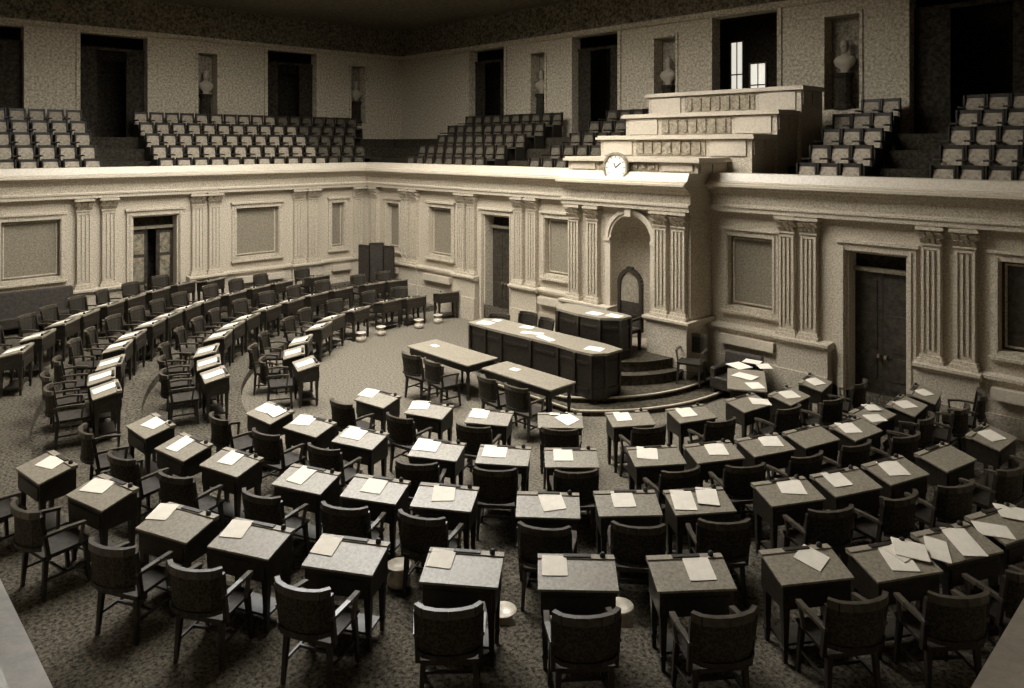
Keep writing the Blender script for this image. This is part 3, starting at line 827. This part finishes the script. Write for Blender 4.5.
chair_spots = [
    (10.32, -5.42, 0, .1, 'dark armchair at the middle of the left reporters table, camera side'),
    (11.03, -5.4, 0, -.1, 'dark armchair at the right end of the left reporters table'),
    (12.56, -5.32, 0, -.1, 'dark armchair at the middle of the right reporters table'),
    (13.27, -5.3, 0, .08, 'dark armchair at the right end of the right reporters table'),
    (10.0, -2.2, .2, PI + .1, 'wooden chair behind the left end of the clerks counter'),
    (10.68, -2.35, .2, PI - .2, 'wooden chair behind the counter, second from its left end'),
    (9.1, -2.2, .1 * 0, PI + .5, 'wooden chair standing just beyond the left end of the clerks counter'),
    (14.0, -1.1, .2, PI + .3, 'pale framed armchair on the platform before the bay pedestal'),
]
for x, y, z, rz, lab in chair_spots:
    z = z if y > -4 and x > 9.5 else 0
    put(chair0, 'c', (x, y, z), rz, lab, 'armchairs around the rostrum')

# presiding officer's chair, tall with an arched back
t = empty('presiding_chair', 'tall arched-back chair with pale padded panel, standing in front of the niche', 'chair', (12.36, -1.2, .6))
q = MB(); prev = None
for i in range(15):
    a = PI * i / 14; p = (.30 * math.cos(a), .16, 1.42 + .34 * math.sin(a))
    if prev: q.bar(prev, p, .09, .09)
    prev = p
q.bar((.30, .16, .4), (.30, .16, 1.42), .08, .08); q.bar((-.30, .16, .4), (-.30, .16, 1.42), .08, .08); q.bar((-.3, .16, .75), (.3, .16, .75), .06, .06)
q.box(-.08, .08, .12, .2, 1.76, 1.84); q.build('back_frame', 'mahogany', t)
q = MB(); P_ = [(-.25, 1.05), (.25, 1.05)] + [(.25 * math.cos(PI * i / 10), 1.4 + .28 * math.sin(PI * i / 10)) for i in range(11)]
q2 = MB(lambda a, b_, c: (a, .14 + c, b_)); q2.prism(P_, 0, .05); q2.build('back_panel', 'damask', t)
q = MB(); q.box(-.25, .25, .14, .19, .5, 1.05); q.build('lower_back_panel', 'leather', t)
q = MB(); q.box(-.3, .3, -.3, .2, .4, .5); q.build('seat', 'leather', t, bevel=.02)
for s in (-1, 1):
    q = MB(); q.bar((s * .32, -.28, .72), (s * .32, .16, .74), .06, .05); q.bar((s * .32, -.26, .45), (s * .32, -.26, .7), .05, .05); q.build('armrest', 'mahogany', t)
    for y in (-.25, .15):
        q = MB(); q.frustum((s * .26 - .025, s * .26 + .025, y - .025, y + .025), (s * .26 - .035, s * .26 + .035, y - .035, y + .035), 0, .4); q.build('leg', 'mahogany', t)


def sofa(name, lab, loc, rz, w_, cat='sofa', h=.85):
    t = empty(name, lab, cat, loc, rz)
    q = MB(); q.box(-w_ / 2, w_ / 2, -.35, .3, .18, .44); q.build('seat', 'leather', t, bevel=.03)
    q = MB(); q.frustum((-w_ / 2, w_ / 2, .18, .3), (-w_ / 2, w_ / 2, .28, .4), .4, h); q.build('backrest', 'leather', t, bevel=.03)
    for s in (-1, 1):
        q = MB(); q.box(s * (w_ / 2 - .07) - .07, s * (w_ / 2 - .07) + .07, -.34, .3, .2, .62); q.build('armrest', 'leather', t, bevel=.03)
        for y in (-.28, .24): q = MB(); q.lathe([(.02, 0), (.035, .1), (.035, .18)], (s * (w_ / 2 - .09), y), 8); q.build('leg', 'mahogany', t)
    q = MB(); q.box(-w_ / 2 + .14, w_ / 2 - .14, -.365, -.35, .36, .42); q.build('seat_welt', 'cane', t)
    return t


sofa('leather_armchair', 'dark leather armchair on the floor right of the bay pedestal', (14.85, -.75, 0), 0, .85, 'armchair')
sofa('leather_settee', 'dark leather settee against the left wall under the large dim panel', (.62, -10.5, .5), PI / 2, 2.2, h=.98)

# papers on rostrum furniture
for x, y, z, rz, w_, h_, lab in (
        (12.15, -2.05, 1.5, 0, .34, .24, 'white open sheets on the presiding desk, left of the two'),
        (12.6, -1.92, 1.5, .1, .34, .24, 'white open sheets on the presiding desk, right of the two'),
        (9.95, -3.3, 1.12, .2, .36, .26, 'white sheet near the left end of the clerks counter'),
        (9.95, -2.95, 1.12, .1, .2, .14, 'tiny white slip at the far left corner of the clerks counter'),
        (11.35, -3.2, 1.12, .45, .5, .16, 'long white open ledger on the clerks counter, its left page'),
        (11.85, -3.3, 1.12, -.2, .5, .16, 'long white open ledger on the clerks counter, its right page'),
        (13.1, -3.2, 1.12, .25, .36, .26, 'white sheet near the right end of the clerks counter'),
        (10.9, -2.9, 1.12, .3, .3, .22, 'bright heaped sheets at the far middle of the clerks counter'),
        (9.6, -4.5, .75, 0, .22, .12, 'small white slip on the left reporters table'),
        (12.1, -4.45, .75, .1, .2, .14, 'small white slip on the right reporters table')):
    s_ = sheet(w_, h_); s_.location = (x, y, z); s_.rotation_euler = (0, 0, rz); tag(s_, lab, 'paper')
for px, py, turn, w_, h_, dz, lab in (
        (739, 366, 10, .42, .34, 0, 'big white sheet heap at the far left of the side table'), (752, 363, 40, .34, .26, .02, 'crumpled white sheet behind the big heap on the side table'),
        (764, 367, -15, .34, .26, .008, 'white sheet at the wall end of the side table'), (745, 377, 30, .42, .3, .008, 'white sheet in the middle of the side table'),
        (755, 386, -10, .36, .26, .0, 'greyish sheet at the near end of the side table')):
    p = at(px, py, .75); s_ = sheet(w_, h_); s_.location = (p.x, p.y, .755 + dz); s_.rotation_euler = (0, 0, R(turn - 30)); tag(s_, lab, 'paper')

# folding screen in the far corner
t = empty('folding_screen', 'dark folding screen standing in the far corner of the room', 'screen', (1.75, -.8, 0.5), R(38))
for i, (a, c, h_) in enumerate((((-.62, .05), (-.2, -.12), 1.38), ((-.2, -.12), (.22, .04), 1.46), ((.22, .04), (.62, -.1), 1.36))):
    q = MB(); q.bar((*a, .03), (*a, h_), .04, .04); q.bar((*c, .03), (*c, h_), .04, .04); q.bar((*a, h_), (*c, h_), .04, .05); q.bar((*a, .08), (*c, .08), .04, .05); fr = q.build('screen_frame', 'mahogany', t)
    q = MB(); d = (Vector(c) - Vector(a)).normalized(); nn = Vector((-d.y, d.x)) * .01
    q.add([(a[0] - nn.x, a[1] - nn.y, .08), (c[0] - nn.x, c[1] - nn.y, .08), (c[0] + nn.x, c[1] + nn.y, .08), (a[0] + nn.x, a[1] + nn.y, .08),
           (a[0] - nn.x, a[1] - nn.y, h_), (c[0] - nn.x, c[1] - nn.y, h_), (c[0] + nn.x, c[1] + nn.y, h_), (a[0] + nn.x, a[1] + nn.y, h_)],
          [(0, 3, 2, 1), (4, 5, 6, 7), (0, 1, 5, 4), (1, 2, 6, 5), (2, 3, 7, 6), (3, 0, 4, 7)]); q.build('screen_panel', 'leather', fr)

# wall clock on the stand's lowest parapet
CK = 1.2
t = empty('wall_clock', 'round pale clock with dark rim on the parapet above the niche', 'clock', (11.94, -.99, 4.69))
Tc = lambda a, b_, c: (a * CK, -c, b_ * CK)
q = MB(Tc); q.prism([(.26 * math.cos(2 * PI * i / 32), .26 * math.sin(2 * PI * i / 32)) for i in range(32)], 0, .06); q.build('clock_face', 'paper', t)
q = MB(Tc)
for i in range(32):
    a0, a1 = 2 * PI * i / 32, 2 * PI * (i + 1) / 32
    P8 = [(r_ * math.cos(a), r_ * math.sin(a), c) for c in (0, .09) for a, r_ in ((a0, .255), (a1, .255), (a1, .295), (a0, .295))]
    q.add(P8, [(0, 3, 2, 1), (4, 5, 6, 7), (0, 1, 5, 4), (1, 2, 6, 5), (2, 3, 7, 6), (3, 0, 4, 7)])
q.build('clock_rim', 'carved_panel', t)
q = MB(Tc)
for i in range(12):
    a = PI / 6 * i; q.bar((.19 * math.cos(a), .19 * math.sin(a), .062), (.23 * math.cos(a), .23 * math.sin(a), .062), .015, .004)
q.build('hour_marks', 'leather', t)
for nm, L_, a in (('hour_hand', .10, R(110)), ('minute_hand', .16, R(35))):
    q = MB(Tc); q.bar((0, 0, .066), (L_ * math.cos(a), L_ * math.sin(a), .066), .02, .004); q.build(nm, 'black_iron', t)
